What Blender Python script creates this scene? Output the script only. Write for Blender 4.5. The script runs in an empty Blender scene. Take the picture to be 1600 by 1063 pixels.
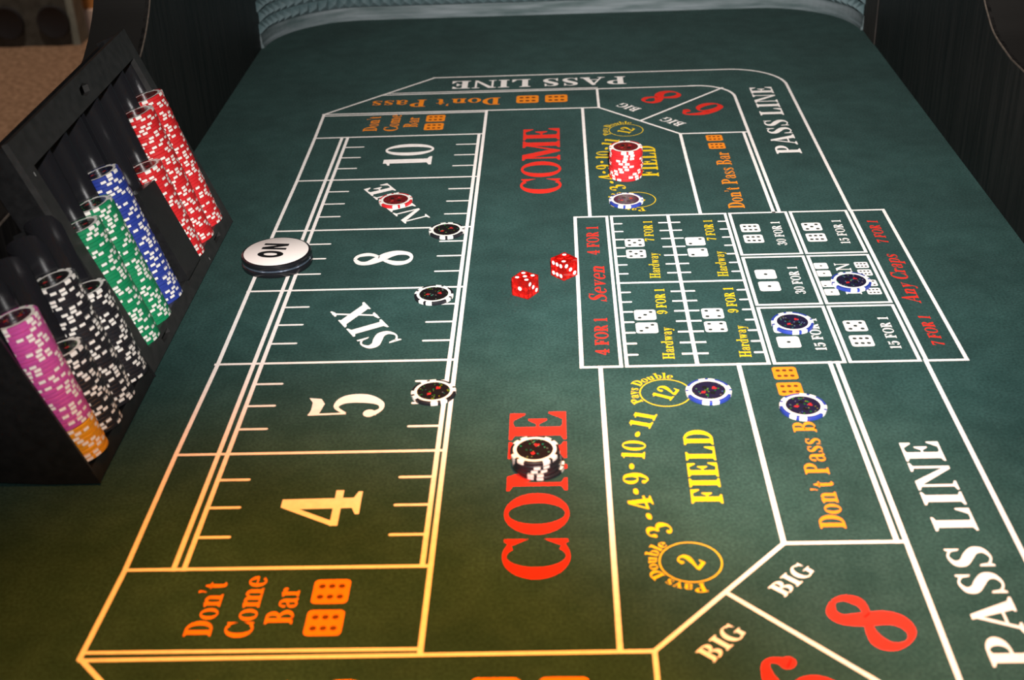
import bpy, bmesh, math, random
from mathutils import Vector, Matrix

random.seed(7)
scene = bpy.context.scene
COL = scene.collection
PI = math.pi

# ------------------------------------------------------------------ camera
# metres; z = 0 is the felt, +y runs away from the photographer, x = 0 is the dealer-side outer line
CAM = Vector((0.31863, -1.15804, 0.58848))
R = ((0.99899220, 0.02413968, -0.03783990),
     (-0.02113714, -0.49070237, -0.87107084),
     (-0.03959550, 0.87099280, -0.48969760))
cam_data = bpy.data.cameras.new('camera')
cam = bpy.data.objects.new('camera', cam_data)
COL.objects.link(cam)
right, down, fwd = Vector(R[0]), Vector(R[1]), Vector(R[2])
cam.matrix_world = Matrix(((right.x, -down.x, -fwd.x, CAM.x),
                           (right.y, -down.y, -fwd.y, CAM.y),
                           (right.z, -down.z, -fwd.z, CAM.z),
                           (0, 0, 0, 1)))
cam_data.sensor_fit = 'HORIZONTAL'
cam_data.sensor_width = 36.0
cam_data.lens = 2023.87 / 1600.0 * 36.0
cam_data.clip_start = 0.01
cam_data.clip_end = 60
cam_data.dof.use_dof = True
cam_data.dof.focus_distance = 1.36
cam_data.dof.aperture_fstop = 8.0
scene.camera = cam

# ------------------------------------------------------------------ view + world + lights
scene.view_settings.view_transform = 'Standard'
scene.view_settings.look = 'None'
scene.view_settings.gamma = 1.0
scene.view_settings.use_curve_mapping = False
scene.view_settings.exposure = 0.0

world = bpy.data.worlds.new('room_light')
scene.world = world
world.use_nodes = True
bg = world.node_tree.nodes['Background']
bg.inputs[0].default_value = (1.0, 0.80, 0.60, 1)
bg.inputs[1].default_value = 0.035

# the flash unit over the lens; a lens-hood shadow is masked into one side of its beam, with no hood object
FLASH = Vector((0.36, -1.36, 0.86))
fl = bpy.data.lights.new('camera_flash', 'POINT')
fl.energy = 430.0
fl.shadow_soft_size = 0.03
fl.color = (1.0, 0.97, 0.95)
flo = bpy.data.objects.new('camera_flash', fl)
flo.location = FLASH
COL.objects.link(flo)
HOOD_MASK_PTS = [Vector((0.0099, -0.2501, 0.0)), Vector((0.2449, -0.3018, 0.0)), Vector((0.4233, -0.4750, 0.0))]
_d = [(p - FLASH).normalized() for p in HOOD_MASK_PTS]
HOOD_MASK_AXIS = (_d[1] - _d[0]).cross(_d[2] - _d[0]).normalized()
if HOOD_MASK_AXIS.dot(_d[0]) < 0:
    HOOD_MASK_AXIS = -HOOD_MASK_AXIS
HOOD_MASK_COS = HOOD_MASK_AXIS.dot(_d[0])
HOOD_MASK_ANG = math.acos(HOOD_MASK_COS)
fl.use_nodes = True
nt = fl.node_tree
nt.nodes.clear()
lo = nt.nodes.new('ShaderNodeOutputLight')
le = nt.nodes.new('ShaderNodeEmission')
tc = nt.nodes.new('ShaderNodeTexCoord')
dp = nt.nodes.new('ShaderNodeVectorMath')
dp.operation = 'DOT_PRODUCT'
dp.inputs[1].default_value = HOOD_MASK_AXIS
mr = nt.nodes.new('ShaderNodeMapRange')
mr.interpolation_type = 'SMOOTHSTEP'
mr.inputs['From Min'].default_value = math.cos(HOOD_MASK_ANG + 0.078)
mr.inputs['From Max'].default_value = math.cos(HOOD_MASK_ANG - 0.070)
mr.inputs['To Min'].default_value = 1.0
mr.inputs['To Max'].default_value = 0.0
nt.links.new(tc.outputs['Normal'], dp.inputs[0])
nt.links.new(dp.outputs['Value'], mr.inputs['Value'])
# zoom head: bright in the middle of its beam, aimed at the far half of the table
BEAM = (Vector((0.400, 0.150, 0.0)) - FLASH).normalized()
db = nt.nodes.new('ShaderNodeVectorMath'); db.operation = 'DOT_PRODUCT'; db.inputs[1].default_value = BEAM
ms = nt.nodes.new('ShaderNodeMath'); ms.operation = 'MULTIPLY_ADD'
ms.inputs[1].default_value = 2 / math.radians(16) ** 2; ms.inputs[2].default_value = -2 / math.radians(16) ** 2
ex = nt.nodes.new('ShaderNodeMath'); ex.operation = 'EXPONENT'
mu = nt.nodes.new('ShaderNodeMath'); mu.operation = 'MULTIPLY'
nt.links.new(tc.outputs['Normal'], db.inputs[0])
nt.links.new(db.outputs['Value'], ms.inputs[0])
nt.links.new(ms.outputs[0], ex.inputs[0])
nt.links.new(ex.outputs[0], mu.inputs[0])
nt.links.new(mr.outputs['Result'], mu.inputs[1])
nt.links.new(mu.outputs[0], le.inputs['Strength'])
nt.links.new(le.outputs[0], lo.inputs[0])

# ------------------------------------------------------------------ materials
def mat(name, col, rough=0.5, spec=0.5, metal=0.0, **kw):
    m = bpy.data.materials.new(name)
    m.use_nodes = True
    b = m.node_tree.nodes['Principled BSDF']
    b.inputs['Base Color'].default_value = (*col, 1)
    b.inputs['Roughness'].default_value = rough
    b.inputs['Specular IOR Level'].default_value = spec
    b.inputs['Metallic'].default_value = metal
    for k, v in kw.items():
        b.inputs[k.replace('_', ' ')].default_value = v
    return m

def noise_mat(name, c1, c2, scale, rough=0.7, spec=0.3, stretch=(1, 1, 1), bump=0.0, bump_scale=None, detail=4, lo=0.35, hi=0.65):
    m = mat(name, c1, rough, spec)
    nt = m.node_tree
    b = nt.nodes['Principled BSDF']
    t = nt.nodes.new('ShaderNodeTexCoord')
    mp = nt.nodes.new('ShaderNodeMapping')
    mp.inputs['Scale'].default_value = stretch
    n = nt.nodes.new('ShaderNodeTexNoise')
    n.inputs['Scale'].default_value = scale
    n.inputs['Detail'].default_value = detail
    r = nt.nodes.new('ShaderNodeValToRGB')
    r.color_ramp.elements[0].position = lo
    r.color_ramp.elements[0].color = (*c1, 1)
    r.color_ramp.elements[1].position = hi
    r.color_ramp.elements[1].color = (*c2, 1)
    nt.links.new(t.outputs['Object'], mp.inputs[0])
    nt.links.new(mp.outputs[0], n.inputs['Vector'])
    nt.links.new(n.outputs['Fac'], r.inputs[0])
    nt.links.new(r.outputs[0], b.inputs['Base Color'])
    if bump:
        n2 = nt.nodes.new('ShaderNodeTexNoise')
        n2.inputs['Scale'].default_value = bump_scale or scale
        n2.inputs['Detail'].default_value = 3
        nt.links.new(mp.outputs[0], n2.inputs['Vector'])
        bp = nt.nodes.new('ShaderNodeBump')
        bp.inputs['Strength'].default_value = bump
        bp.inputs['Distance'].default_value = 0.001
        nt.links.new(n2.outputs['Fac'], bp.inputs['Height'])
        nt.links.new(bp.outputs[0], b.inputs['Normal'])
    return m

def felt_mat():
    m = noise_mat('green_felt', (0.018, 0.049, 0.043), (0.024, 0.060, 0.053), 38, rough=0.95, spec=0.05, bump=0.35, bump_scale=900, detail=8)
    nt = m.node_tree
    b = nt.nodes['Principled BSDF']
    src = b.inputs['Base Color'].links[0].from_socket
    tcn = [n for n in nt.nodes if n.type == 'TEX_COORD'][0]
    # blotchy wear
    n = nt.nodes.new('ShaderNodeTexNoise'); n.inputs['Scale'].default_value = 9; n.inputs['Detail'].default_value = 5
    r = nt.nodes.new('ShaderNodeMapRange'); r.inputs['From Min'].default_value = .35; r.inputs['From Max'].default_value = .7
    r.inputs['To Min'].default_value = .82; r.inputs['To Max'].default_value = 1.12
    mx = nt.nodes.new('ShaderNodeVectorMath'); mx.operation = 'SCALE'
    # fine fibre mottling
    f = nt.nodes.new('ShaderNodeTexNoise'); f.inputs['Scale'].default_value = 420; f.inputs['Detail'].default_value = 3
    fr = nt.nodes.new('ShaderNodeMapRange'); fr.inputs['From Min'].default_value = .3; fr.inputs['From Max'].default_value = .7
    fr.inputs['To Min'].default_value = .72; fr.inputs['To Max'].default_value = 1.3
    ml = nt.nodes.new('ShaderNodeMath'); ml.operation = 'MULTIPLY'
    # stray lint
    v = nt.nodes.new('ShaderNodeTexVoronoi'); v.inputs['Scale'].default_value = 16
    lt = nt.nodes.new('ShaderNodeMath'); lt.operation = 'LESS_THAN'; lt.inputs[1].default_value = .011
    sp = nt.nodes.new('ShaderNodeSeparateColor')
    gt = nt.nodes.new('ShaderNodeMath'); gt.operation = 'GREATER_THAN'; gt.inputs[1].default_value = .45
    an = nt.nodes.new('ShaderNodeMath'); an.operation = 'MULTIPLY'
    mix = nt.nodes.new('ShaderNodeMix'); mix.data_type = 'RGBA'
    mix.inputs['B'].default_value = (.24, .25, .22, 1)
    L = nt.links.new
    for q in (n, f, v): L(tcn.outputs['Object'], q.inputs['Vector'])
    L(n.outputs['Fac'], r.inputs['Value']); L(f.outputs['Fac'], fr.inputs['Value'])
    L(r.outputs[0], ml.inputs[0]); L(fr.outputs[0], ml.inputs[1])
    L(src, mx.inputs[0]); L(ml.outputs[0], mx.inputs['Scale'])
    L(v.outputs['Distance'], lt.inputs[0]); L(v.outputs['Color'], sp.inputs[0]); L(sp.outputs[0], gt.inputs[0])
    L(lt.outputs[0], an.inputs[0]); L(gt.outputs[0], an.inputs[1])
    L(an.outputs[0], mix.inputs['Factor']); L(mx.outputs[0], mix.inputs['A'])
    L(mix.outputs['Result'], b.inputs['Base Color'])
    b.inputs['Sheen Weight'].default_value = 0.02
    return m

def print_mat(name, c):
    m = noise_mat(name, tuple(x * .9 for x in c), c, 160, rough=.85, spec=.15)
    return m

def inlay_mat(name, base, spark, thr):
    """printed foil disc: dark ground with scattered hologram glints painted into the colour"""
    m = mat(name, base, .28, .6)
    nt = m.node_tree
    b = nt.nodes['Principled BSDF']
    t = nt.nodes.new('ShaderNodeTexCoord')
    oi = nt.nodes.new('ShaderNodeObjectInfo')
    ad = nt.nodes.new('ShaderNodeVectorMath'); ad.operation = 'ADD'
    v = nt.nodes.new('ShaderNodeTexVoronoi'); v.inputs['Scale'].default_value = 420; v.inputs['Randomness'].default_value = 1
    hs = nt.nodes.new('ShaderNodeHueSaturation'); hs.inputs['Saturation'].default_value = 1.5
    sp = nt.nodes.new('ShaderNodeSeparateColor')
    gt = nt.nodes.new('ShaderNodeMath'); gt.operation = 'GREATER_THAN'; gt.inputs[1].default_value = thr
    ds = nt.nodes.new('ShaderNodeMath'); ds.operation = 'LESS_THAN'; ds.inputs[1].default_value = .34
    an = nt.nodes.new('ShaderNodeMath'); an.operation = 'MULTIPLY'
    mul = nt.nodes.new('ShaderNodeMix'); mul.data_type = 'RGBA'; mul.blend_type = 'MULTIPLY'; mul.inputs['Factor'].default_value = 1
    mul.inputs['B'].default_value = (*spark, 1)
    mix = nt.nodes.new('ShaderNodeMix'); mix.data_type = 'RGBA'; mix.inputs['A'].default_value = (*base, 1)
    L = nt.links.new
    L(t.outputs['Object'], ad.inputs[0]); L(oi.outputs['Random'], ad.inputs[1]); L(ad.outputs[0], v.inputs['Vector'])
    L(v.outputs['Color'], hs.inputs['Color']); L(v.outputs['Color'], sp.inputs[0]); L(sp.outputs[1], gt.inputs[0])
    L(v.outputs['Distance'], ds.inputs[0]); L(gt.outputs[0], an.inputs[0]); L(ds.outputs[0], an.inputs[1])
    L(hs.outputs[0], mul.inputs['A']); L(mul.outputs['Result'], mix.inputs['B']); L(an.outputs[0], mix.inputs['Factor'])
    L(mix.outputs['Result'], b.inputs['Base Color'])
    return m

M = {
    'felt': felt_mat(),
    'white': print_mat('white_print', (.90, .82, .765)),
    'red': print_mat('red_print', (.72, .027, .015)),
    'orange': print_mat('orange_print', (.86, .24, .012)),
    'yellow': print_mat('yellow_print', (.78, .50, .008)),
    'pipdark': mat('felt_coloured_pip', (.02, .03, .026), .9, .1),
    'pipbrown': mat('brown_pip', (.12, .035, .01), .9, .1),
    'blackwall': noise_mat('black_laminate', (.004, .0037, .0035), (.0145, .013, .012), 45, rough=.5, spec=.3, stretch=(3, 3, .16), bump=.3, bump_scale=70),
    'blackrail': mat('black_wall_edge', (.012, .011, .010), .5, .4),
    'tanedge': noise_mat('tan_edge', (.07, .055, .044), (.12, .095, .075), 120, rough=.7),
    'browntrim': noise_mat('dark_brown_trim', (.022, .017, .014), (.04, .032, .027), 70, rough=.6, stretch=(3, 3, .4)),
    'rubber': noise_mat('teal_rubber', (.055, .10, .105), (.12, .17, .18), 45, rough=.62, spec=.35),
    'rubberband': noise_mat('worn_teal_rubber', (.055, .085, .085), (.17, .20, .21), 22, rough=.55, spec=.4, stretch=(.5, .5, 4)),
    'plastic': noise_mat('black_plastic', (.008, .008, .0085), (.013, .013, .0135), 140, rough=.36, spec=.45, bump=.08, bump_scale=600),
    'plasticframe': noise_mat('scuffed_black_plastic', (.022, .022, .021), (.034, .033, .032), 90, rough=.45, spec=.4, bump=.1, bump_scale=700),
    'trough': mat('glossy_black_plastic', (.010, .010, .012), .2, .6),
    'ledge': mat('smoky_plastic', (.20, .20, .19), .35, .5),
    'chipwhite': mat('chip_white', (.80, .76, .70), .45, .4),
    'puckwhite': mat('puck_white', (.90, .80, .74), .35, .5),
    'puckblack': mat('puck_black', (.008, .008, .010), .22, .6),
    'ink': mat('black_ink', (.006, .006, .007), .5, .3),
    'pip': mat('white_pip', (.86, .82, .80), .4, .4),
    'carpet': None,
}
CHIPC = {'red': (.60, .018, .022), 'blue': (.020, .042, .27), 'green': (.005, .22, .085), 'black': (.012, .012, .016),
         'pink': (.52, .07, .30), 'orange': (.72, .31, .010)}
for k, c in CHIPC.items():
    M['chip_' + k] = noise_mat('chip_' + k, tuple(x * .88 for x in c), c, 90, rough=.42, spec=.4)
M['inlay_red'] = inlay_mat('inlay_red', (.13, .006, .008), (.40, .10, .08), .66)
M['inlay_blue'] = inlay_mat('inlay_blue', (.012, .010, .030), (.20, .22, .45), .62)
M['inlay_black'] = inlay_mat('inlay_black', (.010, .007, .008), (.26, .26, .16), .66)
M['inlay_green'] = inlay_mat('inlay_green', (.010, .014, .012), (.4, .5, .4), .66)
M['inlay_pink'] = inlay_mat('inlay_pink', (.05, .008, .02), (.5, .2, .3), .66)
M['suit_red'] = mat('suit_red', (.42, .02, .02), .4, .4)
M['suit_black'] = mat('suit_black', (.008, .008, .008), .4, .4)
def scuff(m):
    nt = m.node_tree
    b = nt.nodes['Principled BSDF']
    src = b.inputs['Base Color'].links[0].from_socket
    t = nt.nodes.new('ShaderNodeTexCoord')
    mp = nt.nodes.new('ShaderNodeMapping'); mp.inputs['Scale'].default_value = (1.0, .45, 1); mp.inputs['Rotation'].default_value = (0, 0, .5)
    v = nt.nodes.new('ShaderNodeTexVoronoi'); v.inputs['Scale'].default_value = 34
    lt = nt.nodes.new('ShaderNodeMath'); lt.operation = 'LESS_THAN'; lt.inputs[1].default_value = .032
    sp = nt.nodes.new('ShaderNodeSeparateColor')
    gt = nt.nodes.new('ShaderNodeMath'); gt.operation = 'GREATER_THAN'; gt.inputs[1].default_value = .5
    an = nt.nodes.new('ShaderNodeMath'); an.operation = 'MULTIPLY'
    mix = nt.nodes.new('ShaderNodeMix'); mix.data_type = 'RGBA'; mix.inputs['B'].default_value = (.34, .34, .33, 1)
    L = nt.links.new
    L(t.outputs['Object'], mp.inputs[0]); L(mp.outputs[0], v.inputs['Vector']); L(v.outputs['Distance'], lt.inputs[0])
    L(v.outputs['Color'], sp.inputs[0]); L(sp.outputs[0], gt.inputs[0]); L(lt.outputs[0], an.inputs[0]); L(gt.outputs[0], an.inputs[1])
    L(an.outputs[0], mix.inputs['Factor']); L(src, mix.inputs['A']); L(mix.outputs['Result'], b.inputs['Base Color'])
scuff(M['plasticframe'])
dm = mat('red_cellulose', (.92, .018, .012), .04, .5)
dm.node_tree.nodes['Principled BSDF'].inputs['Transmission Weight'].default_value = .82
dm.node_tree.nodes['Principled BSDF'].inputs['IOR'].default_value = 1.49
M['dice'] = dm

# ------------------------------------------------------------------ object helpers
def link(name, me, m=None, parent=None):
    o = bpy.data.objects.new(name, me)
    COL.objects.link(o)
    if m is not None and me is not None and len(me.materials) == 0:
        for q in (m if isinstance(m, (list, tuple)) else [m]):
            me.materials.append(q)
    if parent is not None:
        o.parent = parent
    return o

def empty(name, loc=(0, 0, 0), rz=0.0, parent=None):
    o = bpy.data.objects.new(name, None)
    o.empty_display_size = .02
    COL.objects.link(o)
    o.location = loc
    o.rotation_euler = (0, 0, rz)
    if parent is not None:
        o.parent = parent
    return o

def tag(o, label, cat, group=None):
    o['label'] = label
    o['category'] = cat
    if group:
        o['group'] = group
    return o

def pydata(name, v, f, smooth=False):
    me = bpy.data.meshes.new(name)
    me.from_pydata([tuple(p) for p in v], [], f)
    me.update()
    if smooth:
        for p in me.polygons:
            p.use_smooth = True
    return me

def box_bm(bm, x0, x1, y0, y1, z0, z1):
    vs = [bm.verts.new(p) for p in ((x0, y0, z0), (x1, y0, z0), (x1, y1, z0), (x0, y1, z0), (x0, y0, z1), (x1, y0, z1), (x1, y1, z1), (x0, y1, z1))]
    for f in ((0, 3, 2, 1), (4, 5, 6, 7), (0, 1, 5, 4), (1, 2, 6, 5), (2, 3, 7, 6), (3, 0, 4, 7)):
        bm.faces.new([vs[i] for i in f])
    return vs

def finish(bm, name, bevel=0.0, seg=2, smooth=False):
    if bevel:
        es = [e for e in bm.edges if len(e.link_faces) == 2 and e.calc_face_angle(0) > .6]
        bmesh.ops.bevel(bm, geom=es, offset=bevel, segments=seg, affect='EDGES', profile=.5)
    bmesh.ops.recalc_face_normals(bm, faces=bm.faces)
    me = bpy.data.meshes.new(name)
    bm.to_mesh(me)
    bm.free()
    if smooth:
        for p in me.polygons:
            p.use_smooth = True
    return me

def box(name, dims, m, parent=None, bevel=0.0, seg=2):
    bm = bmesh.new()
    box_bm(bm, *dims)
    return link(name, finish(bm, name, bevel, seg), m, parent)

def prism(name, outline, axis, a0, a1, m, parent=None, bevel=0.0, holes=()):
    """extrude a closed 2-D outline (with optional holes) between a0 and a1 along axis 'x', 'y' or 'z'"""
    bm = bmesh.new()
    def p3(p, a):
        return {'x': (a, p[0], p[1]), 'y': (p[0], a, p[1]), 'z': (p[0], p[1], a)}[axis]
    loops = [outline] + list(holes)
    caps = []
    for a in (a0, a1):
        edges = []
        rows = []
        for lp in loops:
            vs = [bm.verts.new(p3(p, a)) for p in lp]
            rows.append(vs)
            for i in range(len(vs)):
                edges.append(bm.edges.new((vs[i], vs[(i + 1) % len(vs)])))
        if holes:
            bmesh.ops.triangle_fill(bm, edges=edges, use_beauty=True)
        else:
            bm.faces.new(rows[0])
        caps.append(rows)
    for ra, rb in zip(*caps):
        for i in range(len(ra)):
            j = (i + 1) % len(ra)
            bm.faces.new((ra[i], ra[j], rb[j], rb[i]))
    return link(name, finish(bm, name, bevel), m, parent)

def lathe(name, prof, seg, m, parent=None, smooth=True, mats=None):
    """revolve (r, z) profile about z; closes at r = 0"""
    v, f, mi = [], [], []
    idx = []
    for r, z in prof:
        if r < 1e-9:
            idx.append([len(v)]); v.append((0, 0, z))
        else:
            idx.append(list(range(len(v), len(v) + seg)))
            v += [(r * math.cos(2 * PI * k / seg), r * math.sin(2 * PI * k / seg), z) for k in range(seg)]
    for i in range(len(prof) - 1):
        A, B = idx[i], idx[i + 1]
        for k in range(seg):
            j = (k + 1) % seg
            if len(A) == 1 and len(B) == 1: continue
            if len(A) == 1: f.append((A[0], B[j], B[k]))
            elif len(B) == 1: f.append((A[k], A[j], B[0]))
            else: f.append((A[k], A[j], B[j], B[k]))
    me = pydata(name, v, f)
    bm = bmesh.new(); bm.from_mesh(me); bmesh.ops.recalc_face_normals(bm, faces=bm.faces); bm.to_mesh(me); bm.free()
    if smooth:
        for p in me.polygons: p.use_smooth = True
        try:
            me.set_sharp_from_angle(angle=.6)
        except Exception:
            pass
    return link(name, me, m, parent)

# ------------------------------------------------------------------ lettering: a hand-built bold serif alphabet
def spline(pts, n=9):
    out = []
    P = [pts[0]] + list(pts) + [pts[-1]]
    for i in range(1, len(P) - 2):
        for k in range(n):
            t = k / n
            q = []
            for c in range(3):
                a, b, d, e = P[i - 1][c], P[i][c], P[i + 1][c], P[i + 2][c]
                q.append(.5 * (2 * b + (d - a) * t + (2 * a - 5 * b + 4 * d - e) * t * t + (3 * b - a - 3 * d + e) * t ** 3))
            out.append(tuple(q))
    out.append(tuple(pts[-1]))
    return out

def S(*pts, n=9):
    """stroke along a spline through (x, y, width) points -> list of quads"""
    sp = spline(pts, n) if len(pts) > 2 else list(pts)
    L, Rr = [], []
    for i, (x, y, w) in enumerate(sp):
        a = sp[max(i - 1, 0)]; b = sp[min(i + 1, len(sp) - 1)]
        dx, dy = b[0] - a[0], b[1] - a[1]
        l = math.hypot(dx, dy) or 1
        nx, ny = -dy / l * max(w, .012) / 2, dx / l * max(w, .012) / 2
        L.append((x + nx, y + ny)); Rr.append((x - nx, y - ny))
    return [[L[i], L[i + 1], Rr[i + 1], Rr[i]] for i in range(len(sp) - 1)]

def Pg(*pts):
    return [list(pts)]

def Rc(x0, y0, x1, y1):
    return [[(x0, y0), (x1, y0), (x1, y1), (x0, y1)]]

def ring(cx, cy, rx, ry, tx, ty, a0=0, a1=360, n=36):
    out = []
    k = max(4, int(n * abs(a1 - a0) / 360))
    for i in range(k):
        q = []
        for a, o in ((a0 + (a1 - a0) * i / k, 1), (a0 + (a1 - a0) * (i + 1) / k, 1), (a0 + (a1 - a0) * (i + 1) / k, 0), (a0 + (a1 - a0) * i / k, 0)):
            r = math.radians(a)
            q.append((cx + (rx if o else rx - tx) * math.cos(r), cy + (ry if o else ry - ty) * math.sin(r)))
        out.append(q)
    return out

def dot(cx, cy, rx, ry=None, n=14):
    ry = ry or rx
    return [[(cx + rx * math.cos(2 * PI * i / n), cy + ry * math.sin(2 * PI * i / n)) for i in range(n)]]

def ser(x, y, w, up=True, h=.05, b=.05, t=.2):
    """bracketed slab serif of half width w centred on x, at the foot (up) or the head of a stem of width t"""
    s = 1 if up else -1
    return Pg((x - w, y), (x + w, y), (x + w, y + s * h), (x + t / 2, y + s * (h + b)), (x - t / 2, y + s * (h + b)), (x - w, y + s * h))

def stem(x, t=.2, y0=0., y1=1., bot=True, top=True, sw=.09):
    o = Rc(x - t / 2, y0, x + t / 2, y1)
    if bot: o += ser(x, y0, t / 2 + sw, True, t=t)
    if top: o += ser(x, y1, t / 2 + sw, False, t=t)
    return o

def bowl(x, cx, cy, rx, ry, tx=.19, ty=.065):
    return ring(cx, cy, rx, ry, tx, ty, -90, 90, 40) + Rc(x, cy + ry - ty, cx, cy + ry) + Rc(x, cy - ry, cx, cy - ry + ty)

def flag(x, y, t=.16):
    return Pg((x - t / 2 - .08, y - .05), (x - t / 2 - .08, y - .02), (x + t / 2, y + .03), (x + t / 2, y - .12), (x - t / 2, y - .1))

def arm(x0, x1, y, up, t=.065, drop=.26):
    s = 1 if up else -1
    return Rc(x0, min(y, y + s * t), x1, max(y, y + s * t)) + Pg((x1, y), (x1, y + s * drop), (x1 - .04, y + s * drop), (x1 - .17, y + s * t), (x1 - .17, y))

def oo(x=0.):
    return ring(x + .27, .31, .27, .335, .15, .05)

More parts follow.
